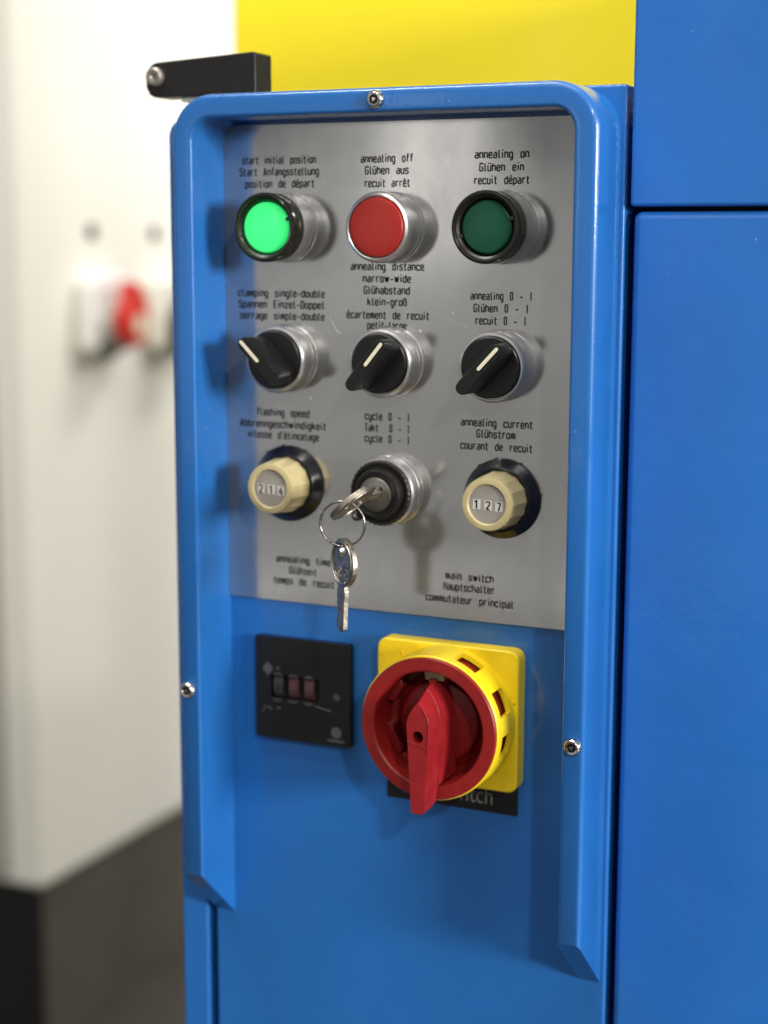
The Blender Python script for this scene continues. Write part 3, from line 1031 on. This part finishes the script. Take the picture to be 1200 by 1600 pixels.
# red collar and bowl
link("collar", mesh("c", *lathe([(29.4, -26.8), (30.7, -28.1), (30.8, -29.0), (30.3, -29.7), (25.6, -29.7), (24.9, -29.2), (24.6, -28.2), (24.3, -16.0)], 120)), REDH, ms, p, sharp=30)
link("bowl", mesh("b", *lathe([(24.4, -16.0), (23.6, -13.4), (21.5, -12.6), (18.6, -14.2), (17.6, -16.6), (16.6, -17.2), (0, -17.6)], 96)), REDD, ms, p, sharp=30)
for (a, wd) in ((148, 14), (205, 20), (232, 9)):
    o_ = [(24.4 * math.cos(R(a - wd)), 24.4 * math.sin(R(a - wd)))]
    for t in range(5):
        q = a - wd + 2 * wd * t / 4
        o_.append((24.4 * math.cos(R(q)), 24.4 * math.sin(R(q))))
    o_ = o_[1:] + [(21.0 * math.cos(R(a + wd * .8)), 21.0 * math.sin(R(a + wd * .8))), (21.0 * math.cos(R(a - wd * .8)), 21.0 * math.sin(R(a - wd * .8)))]
    link("stop_lug", prism(o_, -20.0, -13.0), REDD, ms, p, bevel=.5, seg=2)
link("lock_tab", prism([(-4.2, 19.5), (4.4, 19.5), (4.8, 24.4), (-4.8, 24.4)], -22.5, -13.0), BEIGE, ms, p, bevel=.4, seg=2)
link("lock_tab", prism([(-1.6, 17.0), (1.2, 17.0), (1.6, 20.4), (-2.0, 20.4)], -24.4, -14.0), REDH, ms, p, bevel=.3, seg=2)


def hout(tip, wmax, zb, wb, zw=4.0, n=9):
    """pointed top, widest at zw, narrowing to a blunt end at zb."""
    rt = []
    for i in range(n):
        t = i / (n - 1)
        z_ = tip + (zw - tip) * t
        rt.append((wmax * math.sin(t * math.pi / 2) ** 0.78, z_))
    rt += [(wmax * .98 + (wb - wmax) * .25, zw * .4 + zb * .25), (wmax + (wb - wmax) * .7, zb * .65), (wb, zb + .8), (wb - .8, zb)]
    lf = [(-x_, z_) for x_, z_ in rt[::-1] if x_ > 1e-6]
    return rt + lf


lay = [(-15.0, hout(23.0, 8.2, -23.0, 7.0)), (-22.0, hout(20.8, 7.2, -23.6, 6.2)), (-30.1, hout(17.8, 6.2, -24.2, 5.6)),
       (-30.2, hout(17.6, 6.1, -31.5, 4.4)), (-34.0, hout(16.0, 5.6, -33.2, 3.6)), (-39.6, hout(13.6, 5.1, -34.0, 2.9))]
hm = mesh("h", *loft(lay, cap=False))
hd = link("handle", hm, REDK, ms, p, sharp=28)
hd['label'] = "red pointed turning handle, dusty on its front face"
hole = circ(0, -.6, 2.5, 28)
ff = prism(hout(13.6, 5.1, -34.0, 2.9), -39.6, -39.5, [hole])
link("handle_face", ff, REDK, hd, p, smooth=False)
link("key_hole", mesh("k", *lathe([(2.5, -39.7), (2.4, -33.0), (0, -33.0)], 28)), REDD, hd, (MX, 0, MZ - 1.5), sharp=30)
ridge = [(x_, -39.7, z_) for x_, z_ in hout(13.4, 4.95, -34, 2.9)[2:10]] + [(4.5, -39.7, -6.0)]
link("handle_edge", mesh("r", *tube(ridge, .22, 6)), REDK, hd, p)
link("handle_edge", mesh("r", *tube([(4.5, -39.7, -6.0), (1.2, -39.7, -4.0), (-1.2, -39.7, -3.9), (-4.8, -39.7, -3.0)], .18, 6)), REDH, hd, p)

# ---------------------------------------------------------------- black arm on top of the cabinet
br_o = [(-64.8, 180.4), (-64.8, 197.8), (-66.0, 198.4), (-114.8, 195.8)] + \
       [(-114.8 + 6.6 * math.cos(R(t)), 189.0 + 6.8 * math.sin(R(t))) for t in range(105, 180, 15)] + [(-121.4, 185), (-119.5, 181.5), (-117, 180.4)]
me = prism([(x_ + 90, z_ - 188) for x_, z_ in br_o], 5, 20)
br = link("stop_arm", me, BLACKM, None, (-90, 0, 188), bevel=.8)
tag(br, "black steel arm with a bolt at its rounded end, on the cabinet's top left corner", "bracket")
bt = link("bolt", mesh("b", *lathe([(0, 3.4), (.9, 3.4), (1.6, 2.6), (3.2, 2.4), (4.2, 3.2), (4.4, 4.9), (0, 4.9)], 32)), BOLTM, br, (-116.0, 0, 189.3))
link("arm_foot", mesh("f", *box(-104, -60, 7, 19, 178.3, 180.4)), GREYP, br, (0, 0, 0))
